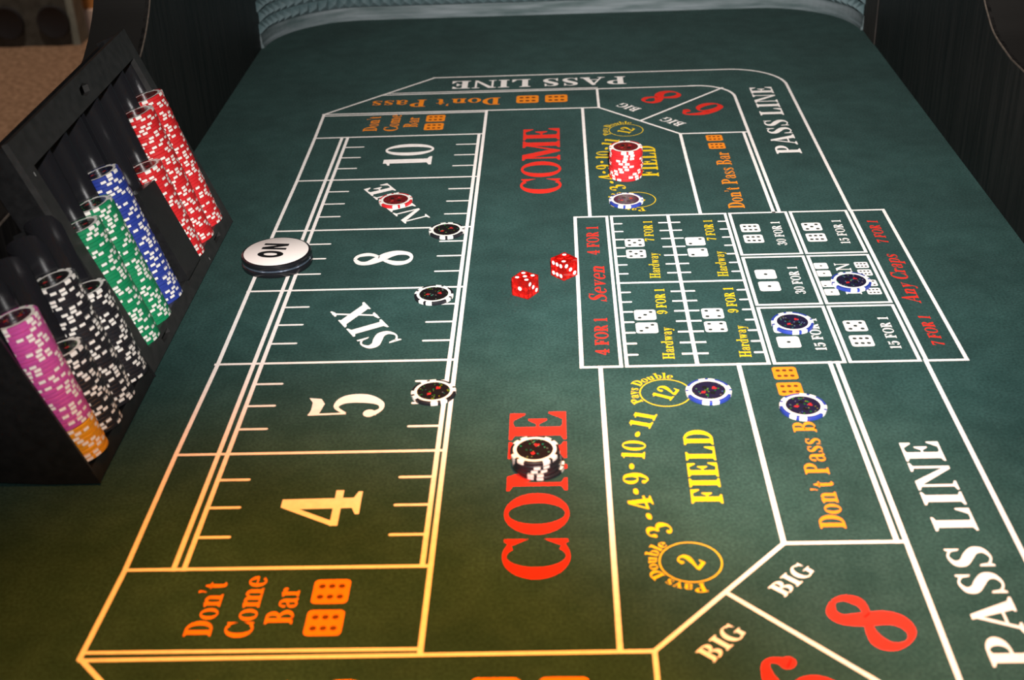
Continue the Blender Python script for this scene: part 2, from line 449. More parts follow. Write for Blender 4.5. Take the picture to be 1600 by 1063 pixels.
G = {
    ' ': (.30, []),
    'I': (.44, stem(.22)),
    'L': (.70, stem(.21) + arm(.2, .66, 0, True, drop=.34)),
    'E': (.72, stem(.21) + arm(.2, .66, 0, True, drop=.31) + arm(.2, .63, 1, False, drop=.27) + Rc(.28, .475, .5, .53) + Pg((.5, .34), (.5, .67), (.46, .67), (.38, .53), (.38, .475), (.46, .34))),
    'F': (.66, stem(.21) + arm(.2, .62, 1, False, drop=.28) + Rc(.28, .455, .48, .51) + Pg((.48, .32), (.48, .65), (.44, .65), (.36, .51), (.36, .455), (.44, .32))),
    'P': (.70, stem(.21) + bowl(.2, .36, .735, .31, .265)),
    'B': (.74, stem(.21) + bowl(.2, .36, .755, .28, .245) + bowl(.2, .36, .27, .345, .27)),
    'R': (.78, stem(.21) + bowl(.2, .36, .745, .29, .255) + S((.36, .5, .16), (.52, .3, .2), (.60, .1, .19), (.74, .03, .07))),
    'D': (.78, stem(.21) + bowl(.2, .32, .5, .42, .5, .2, .07)),
    'O': (.80, ring(.40, .5, .39, .52, .19, .065, n=48)),
    'C': (.74, ring(.40, .5, .39, .52, .2, .065, 52, 308, 48) + Pg((.70, .62), (.70, 1.0), (.655, 1.0), (.58, .9), (.60, .84)) + Pg((.70, .38), (.70, .02), (.655, .0), (.58, .1), (.60, .16))),
    'G': (.80, ring(.40, .5, .39, .52, .2, .065, 52, 300, 48) + Pg((.70, .64), (.70, 1.0), (.655, 1.0), (.58, .9), (.60, .84)) + Rc(.55, .03, .72, .42) + Rc(.46, .41, .80, .47)),
    'M': (1.04, stem(.14, .07, sw=.09) + Pg((.06, 1), (.30, 1), (.60, .16), (.50, 0), (.46, 0)) + Pg((.46, 0), (.54, 0), (.86, 1), (.80, 1)) + stem(.86, .2, sw=.08)),
    'N': (.86, stem(.14, .07, sw=.1) + Pg((.04, 1), (.28, 1), (.75, .06), (.75, 0), (.66, 0), (.10, .98)) + stem(.715, .07, y0=.03, bot=False, sw=.1)),
    'A': (.86, S((.12, 0, .07), (.42, .98, .07)) + Pg((.34, 1.02), (.46, 1.02), (.80, 0), (.57, 0)) + Rc(.2, .28, .62, .34) + ser(.13, 0, .13, t=.07) + ser(.69, 0, .17, t=.2)),
    'S': (.64, S((.50, .70, .04), (.47, .88, .05), (.32, .975, .055), (.155, .87, .13), (.17, .68, .19), (.34, .51, .22), (.48, .34, .19), (.48, .14, .13), (.31, .025, .055), (.14, .12, .05), (.10, .31, .04)) + Pg((.53, .66), (.53, 1.0), (.49, 1.0), (.45, .9), (.48, .7)) + Pg((.07, .35), (.07, 0), (.11, 0), (.16, .1), (.12, .32))),
    'X': (.84, Pg((.08, 1), (.32, 1), (.78, 0), (.54, 0)) + S((.14, 0, .07), (.70, 1, .07)) + ser(.15, 0, .14, t=.07) + ser(.66, 0, .18, t=.2) + ser(.2, 1, .18, False, t=.2) + ser(.69, 1, .13, False, t=.07)),
    'H': (.92, stem(.21) + stem(.71) + Rc(.2, .47, .7, .53)),
    "'": (.16, Pg((.03, .98), (.14, .98), (.12, .8), (.06, .68), (.03, .7), (.08, .82))),
    'o': (.56, oo()),
    'n': (.66, stem(.17, .16, 0, .6, top=False, sw=.07) + flag(.17, .62) + S((.2, .42, .05), (.33, .59, .08), (.47, .5, .15), (.48, .3, .16), n=6) + stem(.48, .16, 0, .4, top=False, sw=.07)),
    'm': (.98, stem(.17, .16, 0, .6, top=False, sw=.07) + flag(.17, .62) + S((.2, .42, .05), (.33, .59, .08), (.47, .5, .15), (.48, .3, .16), n=6) + stem(.48, .16, 0, .4, top=False, sw=.07) + S((.52, .42, .05), (.65, .59, .08), (.79, .5, .15), (.80, .3, .16), n=6) + stem(.80, .16, 0, .4, top=False, sw=.07)),
    'u': (.66, stem(.17, .16, .2, .62, bot=False, top=False) + flag(.17, .62) + S((.17, .3, .16), (.19, .1, .15), (.31, .02, .07), (.45, .16, .05), n=6) + stem(.48, .16, 0, .62, bot=False, top=False) + flag(.48, .62) + Rc(.5, 0, .62, .04)),
    'r': (.48, stem(.17, .16, 0, .6, top=False, sw=.07) + flag(.17, .62) + S((.22, .40, .05), (.32, .58, .06), (.41, .54, .10), n=5) + dot(.40, .51, .065)),
    'e': (.52, ring(.27, .31, .26, .335, .15, .05, 8, 318) + Rc(.13, .30, .52, .35)),
    'a': (.58, S((.13, .46, .10), (.17, .58, .07), (.30, .62, .06), (.42, .50, .15), (.42, .2, .16), (.47, .03, .10), (.57, .05, .03), n=6) + dot(.13, .46, .065) + ring(.25, .17, .19, .19, .12, .05, 60, 330) + S((.25, .34, .05), (.42, .38, .05))),
    's': (.46, S((.36, .44, .03), (.33, .56, .04), (.22, .61, .05), (.11, .53, .10), (.13, .41, .13), (.25, .31, .15), (.35, .2, .13), (.34, .08, .10), (.22, .015, .05), (.10, .07, .04), (.06, .19, .03), n=6) + Rc(.36, .44, .39, .62) + Rc(.04, 0, .07, .19)),
    't': (.42, S((.19, .80, .05), (.18, .6, .16), (.18, .2, .16), (.22, .05, .13), (.36, .06, .03), n=6) + Rc(.03, .555, .37, .61)),
    'l': (.34, stem(.17, .16, 0, 1, top=False, sw=.07) + flag(.17, 1.0)),
    'b': (.62, stem(.17, .16, .02, 1, bot=False, top=False) + flag(.17, 1.0) + ring(.33, .31, .26, .335, .15, .05, -130, 130)),
    'd': (.64, stem(.47, .16, 0, 1, bot=False, top=False) + flag(.47, 1.0) + Rc(.5, 0, .62, .04) + ring(.29, .31, .26, .335, .15, .05, 50, 310)),
    'p': (.62, stem(.17, .16, -.3, .6, top=False, sw=.07) + flag(.17, .62) + ring(.33, .31, .26, .335, .15, .05, -130, 130)),
    'v': (.60, Pg((.08, .62), (.25, .62), (.37, .14), (.31, 0), (.27, 0)) + S((.30, .02, .06), (.49, .62, .05)) + Rc(.02, .575, .32, .62) + Rc(.41, .575, .58, .62)),
    'w': (.86, Pg((.06, .62), (.22, .62), (.33, .14), (.28, 0), (.24, 0)) + S((.27, .02, .06), (.44, .6, .05)) + Pg((.34, .62), (.50, .62), (.60, .14), (.55, 0), (.51, 0)) + S((.54, .02, .06), (.74, .62, .05)) + Rc(.0, .575, .56, .62) + Rc(.66, .575, .84, .62)),
    'y': (.60, Pg((.08, .62), (.25, .62), (.38, .14), (.32, 0), (.27, 0)) + S((.49, .62, .05), (.33, .08, .06), (.24, -.2, .06), (.10, -.22, .09)) + dot(.11, -.2, .06) + Rc(.02, .575, .32, .62) + Rc(.41, .575, .58, .62)),
    '0': (.62, ring(.31, .5, .29, .515, .15, .05, n=44)),
    '1': (.46, stem(.24, .19, top=False, sw=.1) + Pg((.05, .86), (.05, .9), (.335, 1.0), (.335, .82), (.145, .86))),
    '2': (.62, S((.13, .74, .15), (.16, .92, .09), (.31, .985, .07), (.46, .86, .17), (.44, .65, .2), (.28, .36, .12), (.10, .09, .07)) + dot(.135, .76, .085) + Rc(.07, 0, .54, .14) + Pg((.54, 0), (.58, .30), (.54, .30), (.46, .14), (.46, 0))),
    '3': (.62, S((.12, .82, .12), (.19, .965, .07), (.32, .98, .07), (.44, .84, .16), (.42, .66, .15), (.26, .54, .05)) + S((.26, .54, .05), (.43, .46, .13), (.48, .27, .2), (.40, .07, .12), (.25, .015, .06), (.12, .1, .08), (.10, .2, .12)) + dot(.13, .81, .08) + dot(.115, .2, .085)),
    '4': (.68, Pg((.36, 1), (.50, 1), (.50, .0), (.32, .0), (.32, .9)) + Pg((.36, 1), (.44, 1), (.10, .32), (.02, .32)) + Rc(.02, .24, .64, .34) + ser(.41, 0, .2, t=.18)),
    '5': (.62, Pg((.12, 1), (.16, 1), (.16, .5), (.12, .48)) + Pg((.12, 1), (.25, .97), (.42, .97), (.53, 1.03), (.50, .86), (.38, .80), (.12, .86)) + S((.14, .50, .05), (.30, .635, .07), (.46, .52, .18), (.47, .26, .2), (.36, .05, .11), (.22, .015, .06), (.11, .12, .1)) + dot(.125, .17, .085)),
    '6': (.62, S((.50, .80, .13), (.42, .97, .07), (.30, .95, .09), (.15, .70, .17), (.13, .38, .18), (.19, .10, .13), (.32, .02, .07)) + ring(.33, .30, .25, .315, .15, .05) + dot(.49, .82, .085)),
    '7': (.60, Pg((.06, 1), (.56, 1), (.56, .96), (.08, .84)) + Rc(.06, .85, .56, 1) + Pg((.06, 1), (.10, 1), (.13, .85), (.06, .68)) + S((.53, .95, .08), (.36, .5, .15), (.28, 0, .2))),
    '8': (.62, S((.31, .975, .055), (.175, .89, .11), (.155, .745, .14), (.28, .575, .20), (.44, .41, .20), (.495, .25, .16), (.44, .085, .1), (.30, .025, .055), (.155, .095, .11), (.115, .25, .15), (.2, .42, .10), (.33, .54, .07), (.445, .68, .09), (.47, .80, .12), (.42, .925, .085), (.31, .975, .055))),
    '9': (.62, S((.12, .20, .13), (.20, .03, .07), (.32, .05, .09), (.47, .30, .17), (.49, .62, .18), (.43, .90, .13), (.30, .98, .07)) + ring(.29, .70, .25, .315, .15, .05) + dot(.13, .18, .085)),
    '.': (.34, dot(.17, .5, .11)),
}
# plain block letters for the puck
GB = {'O': (1.0, ring(.5, .5, .48, .52, .29, .25, n=48)), 'N': (.95, Rc(.04, 0, .30, 1) + Rc(.65, 0, .91, 1) + Pg((.04, 1), (.34, 1), (.91, 0), (.61, 0)))}

def glyph_polys(txt, gap=.03, font=G):
    out, x = [], 0.0
    for ch in txt:
        w, pl = font[ch]
        for p in pl:
            out.append([(px + x, py) for px, py in p])
        x += w + gap
    return out, x - gap

def polys_mesh(name, polys, T, z0=.00012):
    """T maps glyph (x, y) to the plane; pieces are layered a few microns apart"""
    v, f = [], []
    for k, p in enumerate(polys):
        z = z0 + (k % 9) * .000007
        b = len(v)
        q = [T(a, c) for a, c in p]
        ar = sum(q[i][0] * q[(i + 1) % len(q)][1] - q[(i + 1) % len(q)][0] * q[i][1] for i in range(len(q)))
        if ar < 0: q.reverse()
        v += [(a, c, z) for a, c in q]
        f.append(tuple(range(b, b + len(q))))
    return pydata(name, v, f)

def lettering(txt, colr, A, ang, length, height, parent, slant=0.0, name='lettering', gap=.03, upsign=1):
    """printed text: baseline starts at A, runs along ang (degrees) for length, capital letters rise to its left"""
    polys, w = glyph_polys(txt, gap)
    sx = length / w
    c, s = math.cos(math.radians(ang)), math.sin(math.radians(ang))
    def T(x, y):
        u, v_ = (x + slant * y) * sx, y * height
        return (A[0] + u * c - v_ * s, A[1] + u * s + v_ * c)
    return link(name, polys_mesh(name, polys, T), M[colr], parent)

def glyph_at(txt, colr, ctr, ang, width, height, parent, name='lettering'):
    c, s = math.cos(math.radians(ang)), math.sin(math.radians(ang))
    A = (ctr[0] - width / 2 * c + height / 2 * s, ctr[1] - width / 2 * s - height / 2 * c)
    return lettering(txt, colr, A, ang, width, height, parent, name=name)

# ------------------------------------------------------------------ the room behind the table
FLOOR_Z = -0.78
def carpet():
    m = noise_mat('brown_carpet', (.15, .092, .060), (.29, .19, .13), 55, rough=.95, spec=.05, detail=9, bump=.4, bump_scale=160)
    return m
fo = box('floor', (-6, 5, -4, 8, FLOOR_Z - .05, FLOOR_Z), carpet())
fo['kind'] = 'structure'
wo = box('wall_back', (-6, 5, 3.79, 3.89, FLOOR_Z, 2.0), noise_mat('orange_wood_wall', (.42, .17, .045), (.52, .23, .07), 8, rough=.5, stretch=(8, 1, .6)))
wo['kind'] = 'structure'
bo = box('baseboard_back', (-6, 5, 3.765, 3.79, FLOOR_Z, FLOOR_Z + .095), mat('pale_baseboard', (.62, .50, .45), .5), None, .004)
bo['kind'] = 'structure'

# ------------------------------------------------------------------ craps table
XL, XR, YE = -0.150, 0.796, 1.0
CR = 0.15
table = empty('craps_table', (0.323, 0, FLOOR_Z))
tag(table, 'green felt craps table with white lines, black side walls and studded teal end wall', 'craps table')
table.location = (0, 0, 0)

def rrect(x0, x1, y0, y1, r, n=12):
    o = []
    for cx, cy, a in ((x1 - r, y1 - r, 0), (x0 + r, y1 - r, 90), (x0 + r, y0 + r, 180), (x1 - r, y0 + r, 270)):
        for k in range(n + 1):
            t = math.radians(a + 90 * k / n)
            o.append((cx + r * math.cos(t), cy + r * math.sin(t)))
    return o
felt = prism('felt', rrect(XL, XR, -YE, YE, CR), 'z', -.012, 0.0, M['felt'], table)
box('table_bed', (XL - .05, XR + .05, -YE - .05, YE + .05, -.10, -.0125), M['blackrail'], table, .004)
for x in (XL + .06, XR - .06):
    for y in (-.86, .86):
        box('leg', (x - .05, x + .05, y - .05, y + .05, FLOOR_Z, -.1005), M['blackrail'], table, .006)

# side walls with the dipped cut-out (profile along y)
def wall_outline(dz, top):
    h = [(.19, .158), (.25, .166), (.28, .178), (.305, .193), (.33, .214), (.352, .245), (.365, .285), (.37, top)]
    h = [(y, min(z, top)) for y, z, _ in spline([(y, z, 0) for y, z in h], 6)]
    h[-1] = (.37, top)
    up = [(y, z + (dz if z < top - 1e-4 else 0)) for y, z in h]
    o = [(-.87, 0), (.87, 0), (.87, top)]
    o += [(y, z) for y, z in reversed(up)]
    o += [(-y, z) for y, z in up]
    o += [(-.87, top)]
    return o
TOPZ = .32
for side, x0, x1, lx in (('dealer', XL - .068, XL - .006, XL - .006), ('stick', XR + .006, XR + .068, XR + .006)):
    w = prism('side_wall', wall_outline(-.004, TOPZ), 'x', x0, x1, M['blackrail'], table)
    a, b = (XL - .006, XL) if side == 'dealer' else (XR, XR + .006)
    prism('inner_panel', wall_outline(0, TOPZ), 'x', a + .0001, b - .0001, M['blackwall'], w)
    # pale cut edge of the inner panel
    v, f = [], []
    o = wall_outline(0, TOPZ)[3:-1]
    e0, e1 = (b - .0016, b + .0002) if side == 'dealer' else (a - .0002, a + .0016)
    for k, (y, z) in enumerate(o):
        v += [(e0, y, z + .0004), (e1, y, z + .0004), (e1, y, z - .0008), (e0, y, z - .0008)]
        if k:
            p = 4 * (k - 1); q = 4 * k
            f += [(p, q, q + 1, p + 1), (p + 1, q + 1, q + 2, p + 2), (p, p + 3, q + 3, q)]
    link('panel_edge', pydata('panel_edge', v, f), M['tanedge'], w)
box('corner_trim', (XR - .0012, XR + .0005, .772, .849, .0005, TOPZ), M['browntrim'], table, .001)

# end wall: rubber band and rows of pyramids along a rounded path
def end_path(s, inset=0.0):
    """point and inward normal on the far end at arc length s"""
    r = CR
    arc = r * PI / 2
    st = (XR - XL) - 2 * r
    if s < arc:
        a = PI - s / r
        c = (XL + r, YE - r)
    elif s < arc + st:
        return Vector((XL + r + (s - arc), YE - inset, 0)), Vector((0, -1, 0)), Vector((1, 0, 0))
    else:
        a = PI / 2 - (s - arc - st) / r
        c = (XR - r, YE - r)
    n = Vector((-math.cos(a), -math.sin(a), 0))
    return Vector((c[0], c[1], 0)) - n * (r - inset), n, Vector((math.sin(a), -math.cos(a), 0))
END_LEN = CR * PI + (XR - XL) - 2 * CR
def sweep(name, prof, m, parent, sgn=1, n=90):
    v, f = [], []
    k = len(prof)
    for i in range(n + 1):
        s = END_LEN * i / n
        for d, z in prof:
            p, nn, tt = end_path(s)
            q = p + nn * d
            v.append((q.x, q.y * sgn, z))
    for i in range(n):
        for j in range(k):
            jj = (j + 1) % k
            f.append((i * k + j, i * k + jj, (i + 1) * k + jj, (i + 1) * k + j))
    f.append(tuple(range(k))); f.append(tuple(n * k + j for j in reversed(range(k))))
    me = pydata(name, v, f)
    bm = bmesh.new(); bm.from_mesh(me); bmesh.ops.recalc_face_normals(bm, faces=bm.faces); bm.to_mesh(me); bm.free()
    return link(name, me, m, parent)
ew = sweep('end_wall', [(-.06, -.01), (-.0005, -.01), (-.0005, TOPZ), (-.06, TOPZ)], M['blackrail'], table)
sweep('rubber_band', [(-.0003, .0003), (.0045, .0003), (.0045, .0045), (.0022, .0065), (.0018, .0215), (-.0003, .0215)], M['rubberband'], ew)
PITCH = .0172
ncol = int(END_LEN / PITCH)
def pyr_verts(s, z0, z1):
    h = PITCH / 2
    p, n, t = end_path(s)
    a, _, _ = end_path(max(s - h, 0)); b, _, _ = end_path(min(s + h, END_LEN))
    zc = (z0 + z1) / 2
    apex = p + n * .0105 + Vector((0, 0, zc))
    return [a + Vector((0, 0, z0)), b + Vector((0, 0, z0)), b + Vector((0, 0, z1)), a + Vector((0, 0, z1)), apex]
PF = [(0, 1, 4), (1, 2, 4), (2, 3, 4), (3, 0, 4)]
rest_v, rest_f = [], []
pyr_meshes = {}
for row in range(14):
    z0 = .0218 + row * PITCH * 1.02
    for c in range(ncol):
        s = (c + .5 + (.5 if row % 2 else 0)) * END_LEN / (ncol + .5)
        vv = pyr_verts(s, z0, z0 + PITCH)
        if row < 4:
            p, n, t = end_path(s)
            arc = s < CR * PI / 2 or s > END_LEN - CR * PI / 2
            base = p + Vector((0, 0, z0 + PITCH / 2))
            key = 'arc' if arc else 'flat'
            if key not in pyr_meshes:
                inv = Matrix(((t.x, -n.x, 0), (t.y, -n.y, 0), (0, 0, 1))).transposed()
                pyr_meshes[key] = pydata('pyramid', [inv @ (q - base) for q in vv], PF)
            o = link('pyramid', pyr_meshes[key], M['rubber'], ew)
            o.location = base
            o.rotation_euler = (0, 0, math.atan2(t.y, t.x))
        else:
            b = len(rest_v)
            rest_v += vv
            rest_f += [tuple(b + i for i in q) for q in PF]
ro = link('pyramid_field', pydata('pyramid_field', rest_v, rest_f), M['rubber'], ew)
ro['kind'] = 'stuff'
ew2 = sweep('end_wall', [(-.06, -.01), (-.0005, -.01), (-.0005, .20), (-.06, .20)], M['blackrail'], table, sgn=-1)
sweep('rubber_lining', [(-.0003, .0003), (.0045, .0003), (.0045, .0045), (.0022, .0065), (.0018, .19), (-.0003, .19)], M['rubberband'], ew2, sgn=-1)

# ------------------------------------------------------------------ printed layout
LW = .0038
ZL = [0]
def line(p, q, w=LW, name='printed_line', rnd=False):
    d = Vector((q[0] - p[0], q[1] - p[1])); l = d.length; d /= l
    n = Vector((-d.y, d.x)) * (w / 2)
    ZL[0] = (ZL[0] + 1) % 23
    z = .00006 + ZL[0] * .0000022
    if rnd:
        pts = [(p[0] + n.x, p[1] + n.y), (p[0] - n.x, p[1] - n.y)]
        for k in range(7):
            a = -PI / 2 + PI * k / 6
            pts.append((q[0] - d.x * w / 2 + d.x * w / 2 * math.cos(a) + n.x * math.sin(a), q[1] - d.y * w / 2 + d.y * w / 2 * math.cos(a) + n.y * math.sin(a)))
        v = [(a, b, z) for a, b in pts]
    else:
        e = d * (w / 2)
        v = [(p[0] - e.x + n.x, p[1] - e.y + n.y, z), (p[0] - e.x - n.x, p[1] - e.y - n.y, z), (q[0] + e.x - n.x, q[1] + e.y - n.y, z), (q[0] + e.x + n.x, q[1] + e.y + n.y, z)]
    return link(name, pydata(name, v, [tuple(range(len(v)))]), M['white'], felt)

def polyline(pts, w=LW, name='printed_line'):
    ZL[0] = (ZL[0] + 1) % 23
    z = .00006 + ZL[0] * .0000022
    v, f = [], []
    for i, p in enumerate(pts):
        a = Vector(pts[max(i - 1, 0)]); b = Vector(pts[min(i + 1, len(pts) - 1)])
        d = (b - a).normalized(); n = Vector((-d.y, d.x)) * w / 2
        v += [(p[0] - n.x, p[1] - n.y, z), (p[0] + n.x, p[1] + n.y, z)]
        if i: f.append((2 * i - 2, 2 * i, 2 * i + 1, 2 * i - 1))
    return link(name, pydata(name, v, f), M['white'], felt)

B = .1455
X = dict(L2a=.0362, L2b=.0438, L3a=.2151, L3b=.2211, L4=.3511, L5=.4733, L6a=.5535, L6b=.5600, L7=.6373,  # layout and lettering positions baked from image pixels projected onto the felt
         P1=.3345, P2=.3696, P3=.3747, P4=.4371, P5=.5000, P6=.5051, P7=.5665, P8=.5708, P9=.6322, P10=.6732, D1=.3733)
YEn, YP, YG, YH, YO = .5256, .1639, .4169, .6018, .675
# point boxes
polyline([(-.0032, -.5285), (.0010, -.4382), (.0010, -.2908), (.0030, -.1468), (.0020, 0), (.0013, .1435), (.0016, .2888), (.0004, .4380), (-.0013, .5281)])
for k in ('L2a', 'L2b', 'L3a'):
    line((X[k], -3 * B), (X[k], 3 * B))
line((X['L3b'], -YEn), (X['L3b'], YEn))
for k in range(-3, 4):
    line((.0015, k * B), (X['L3b'], k * B), .0034)
for k in range(-3, 3):
    for t in (.25, .5, .75):
        y = (k + t) * B
        line((X['L2b'], y), (.0700, y), .003, 'tick_mark', True)
        line((X['L3a'], y), (.1870, y), .003, 'tick_mark', True)
for sg in (-1, 1):
    # double line under the end boxes and the angled corners
    line((-.002, sg * (YEn + .0026)), (X['D1'], sg * YEn), .0034)
    line((0, sg * (YEn - .0045)), (X['L3b'], sg * (YEn - .0045)), .0030)
    line((-.0015, sg * .528), (.138, sg * .6735), .0036)
    line((.138, sg * YO), (.56, sg * YO), .0036)
    pts = []
    for k in range(15):
        a = math.radians(90 - 90 * k / 14)
        pts.append((.5623 + .075 * math.cos(a), sg * (.600 + .075 * math.sin(a))))
    polyline([(.55, sg * YO)] + pts + [(X['L7'], sg * .58)], .0038)
    line((.0700, sg * (YH + .0008)), (.510, sg * (YH + .003)), .0032)
    line((.0775, sg * (YH + .0078)), (X['D1'], sg * (YH + .0078)), .0026)
    pts = []
    for k in range(13):
        a = math.radians(90 - 90 * k / 12)
        pts.append((.510 + .05 * math.cos(a), sg * (.5555 + .05 * math.sin(a))))
    polyline([(.50, sg * .6053)] + pts + [(X['L6b'], sg * .54)], .0038)
    line((X['D1'], sg * YEn), (X['D1'], sg * YH), .0034)
    line((X['D1'], sg * YEn), (X['L5'], sg * YG), .0034)
    line((.4266, sg * .4700), (.5470, sg * .5930), .0034)
    line((X['L5'], sg * YG), (X['L6b'], sg * YG), .0034)
    line((X['L4'], sg * YEn), (X['L4'], sg * YP))
    line((X['L5'], sg * YG), (X['L5'], sg * YP))
    line((X['L6a'], sg * YG), (X['L6a'], sg * YP))
    line((X['L6b'], sg * .545), (X['L6b'], sg * YP))
    line((X['L7'], sg * .60), (X['L7'], sg * YP))
# proposition box
for k in ('P1', 'P2', 'P3', 'P4', 'P5', 'P10'):
    line((X[k], -YP), (X[k], YP), .0036 if k in ('P1', 'P4', 'P10') else .0031)
line((X['L7'] + .0006, -YP), (X['L7'] + .0006, YP))
for sg in (-1, 1):
    line((X['P1'], sg * YP), (X['P2'], sg * YP), .0034)
    line((X['P3'], sg * YP), (X['P5'], sg * YP), .0034)
    line((X['L7'], sg * YP), (X['P10'], sg * YP), .0034)
line((X['P3'], 0), (X['P5'], 0), .0034)
for sg in (-1, 1):
    for k in range(1, 8):
        y = sg * YP * k / 8
        line((X['P3'], y), (X['P3'] + .0115, y), .003, 'tick_mark', True)
        line((X['P4'] - .0105, y), (X['P4'] + .0105, y), .003, 'tick_mark')
        line((X['P5'], y), (X['P5'] - .0105, y), .003, 'tick_mark', True)
def rect_frame(x0, x1, y0, y1, w=.0032):
    line((x0, y0), (x1, y0), w); line((x1, y0), (x1, y1), w); line((x1, y1), (x0, y1), w); line((x0, y1), (x0, y0), w)
for xa, xb in ((X['P6'], X['P7']), (X['P8'] + .0008, X['P9'])):
    rect_frame(xa, xb, -YP, -.0590)
    rect_frame(xa, xb, -.0530, .0515)
    rect_frame(xa, xb, .0580, YP)

def printed_die(cx, cy, n, size=.0205, col='white', pip='pipdark'):
    h = size / 2; r = size * .14
    v, f, mi = [], [], []
    pts = []
    for sx, sy, a in ((1, 1, 0), (-1, 1, 90), (-1, -1, 180), (1, -1, 270)):
        for k in range(5):
            t = math.radians(a + 22.5 * k)
            pts.append((cx + sx * (h - r) + r * math.cos(t), cy + sy * (h - r) + r * math.sin(t)))
    v += [(a, b, .00013) for a, b in pts]; f.append(tuple(range(len(pts)))); mi.append(0)
    q = size * .27
    P = {1: [(0, 0)], 2: [(q, q), (-q, -q)], 3: [(q, q), (0, 0), (-q, -q)], 4: [(q, q), (-q, -q), (q, -q), (-q, q)],
         5: [(q, q), (-q, -q), (q, -q), (-q, q), (0, 0)], 6: [(s * q, t * q * .8) for s in (-1, 0, 1) for t in (-1, 1)]}[n]
    for x, y in P:
        b = len(v)
        v += [(cx + x + size * .098 * math.cos(PI * k / 5), cy + y + size * .098 * math.sin(PI * k / 5), .00019) for k in range(10)]
        f.append(tuple(range(b, b + 10))); mi.append(1)
    me = pydata('printed_die', v, f)
    me.materials.append(M[col]); me.materials.append(M[pip])
    for p, k in zip(me.polygons, mi): p.material_index = k
    return link('printed_die', me, None, felt)
for x, y, n in ((.3970, -.0682, 3), (.3970, -.0938, 3), (.4610, -.0682, 4), (.4610, -.0942, 4), (.3964, .0937, 5), (.3964, .0664, 5),
                (.4605, .0935, 2), (.4605, .0665, 2), (.5224, .1238, 6), (.5224, .0964, 6), (.5882, .1234, 5), (.5882, .0960, 6),
                (.5227, .0121, 1), (.5227, -.0144, 1), (.5235, -.0985, 2), (.5235, -.1262, 1), (.5892, -.0985, 5), (.5892, -.1267, 6)):
    printed_die(x, y, n)
for y, a, b in ((.0280, 1, 6), (.0109, 1, 6), (-.0122, 2, 5), (-.0297, 1, 6)):
    printed_die(.5806, y, a, .0136)
    printed_die(.6212, y, b, .0136)
for x, y, s in ((.5115, -.1809, .021), (.5115, -.2072, .021), (.5145, .3707, .0205), (.5145, .3985, .0205),
                (.1537, -.4628, .0255), (.1537, -.4947, .0255), (.1537, .5005, .0255), (.1537, .4684, .0255),
                (.2761, .568, .0308), (.3159, .568, .0308), (.2715, -.5640, .0318), (.3145, -.5640, .0318)):
    printed_die(x, y, 6, s, 'orange', 'pipbrown')

for y in (-.4535, .2325):
    lettering('COME', 'red', (.3195, y), 90, .221, .0470, felt)
for y in (-.369, .276):
    lettering('FIELD', 'yellow', (.4360, y), 89, .1015, .0235, felt)
for y in (-.5445, .3373):
    lettering('PASS LINE', 'white', (.6145, y), 90, .256, .0306, felt)
lettering('PASS LINE', 'white', (.4163, .6560), 180, .252, .0340, felt)
lettering("Don't Pass", 'orange', (.2388, .5785), 180, .180, .0290, felt)
lettering("Don't Pass", 'orange', (.0690, -.5785), 0, .172, .0300, felt)
for dy in (0, -.9645):
    lettering("Don't", 'orange', (.0787, .4574 + dy), 90, .057, .0185, felt)
    lettering("Come", 'orange', (.1061, .4560 + dy), 90, .063, .0185, felt)
    lettering("Bar", 'orange', (.1318, .4685 + dy), 90, .038, .0190, felt)
lettering('10', 'white', (.1605, .3310), 91, .0770, .0600, felt)
lettering('NINE', 'white', (.1724, .1732), 120, .122, .0310, felt)
lettering('SIX', 'white', (.1694, -.1092), 120, .093, .0365, felt)
lettering('8', 'white', (.1630, .0505), 92, .0410, .0630, felt)
lettering('5', 'white', (.1635, -.2415), 92, .0430, .0630, felt)
lettering('4', 'white', (.1620, -.3895), 91, .0490, .0610, felt)
lettering("Don't Pass Bar", 'orange', (.5210, -.4013), 89.3, .168, .0185, felt)
lettering("Don't Pass Bar", 'orange', (.5240, .1771), 89.3, .172, .0180, felt)
lettering('4 FOR 1', 'red', (.3600, -.1428), 89.5, .0705, .0126, felt)
lettering('Seven', 'red', (.3620, -.0407), 90, .0800, .0175, felt, .22)
lettering('4 FOR 1', 'red', (.3585, .0665), 89.5, .0715, .0130, felt)
for x, y, s in ((.4183, -.0675, '9 FOR 1'), (.4857, -.0679, '9 FOR 1'), (.4175, .0960, '7 FOR 1'), (.4830, .0945, '7 FOR 1')):
    lettering(s, 'yellow', (x, y), 89, .053, .0098, felt)
for x, y in ((.4180, -.1525), (.4866, -.1519), (.4175, .0090), (.4855, .0093)):
    lettering('Hardway', 'yellow', (x, y), 88.6, .0590, .0105, felt)
for x, y, s in ((.5552, .0786, '30 FOR 1'), (.6208, .0788, '15 FOR 1'), (.5555, -.0323, '30 FOR 1'), (.5552, -.1427, '15 FOR 1'), (.6216, -.1425, '15 FOR 1')):
    lettering(s, 'white', (x, y), 89.4, .0605, .0098, felt)
lettering('HORN', 'white', (.6088, -.0357), 89.6, .0690, .0150, felt)
lettering('7 FOR 1', 'red', (.6603, .0770), 90, .058, .0112, felt, .15)
lettering('Any Craps', 'red', (.6603, -.0567), 89.5, .1075, .0155, felt, .22)
lettering('7 FOR 1', 'red', (.6612, -.1395), 90, .057, .0108, felt, .15)
lettering('BIG', 'white', (.4647, -.4752), 47, .038, .0140, felt)
lettering('BIG', 'white', (.4098, -.5372), 48, .038, .0145, felt)
lettering('BIG', 'white', (.4311, .5157), 133, .036, .0160, felt)
lettering('BIG', 'white', (.4850, .4542), 132, .036, .0160, felt)
glyph_at('8', 'red', (.5167, -.4997), 47, .043, .0600, felt)
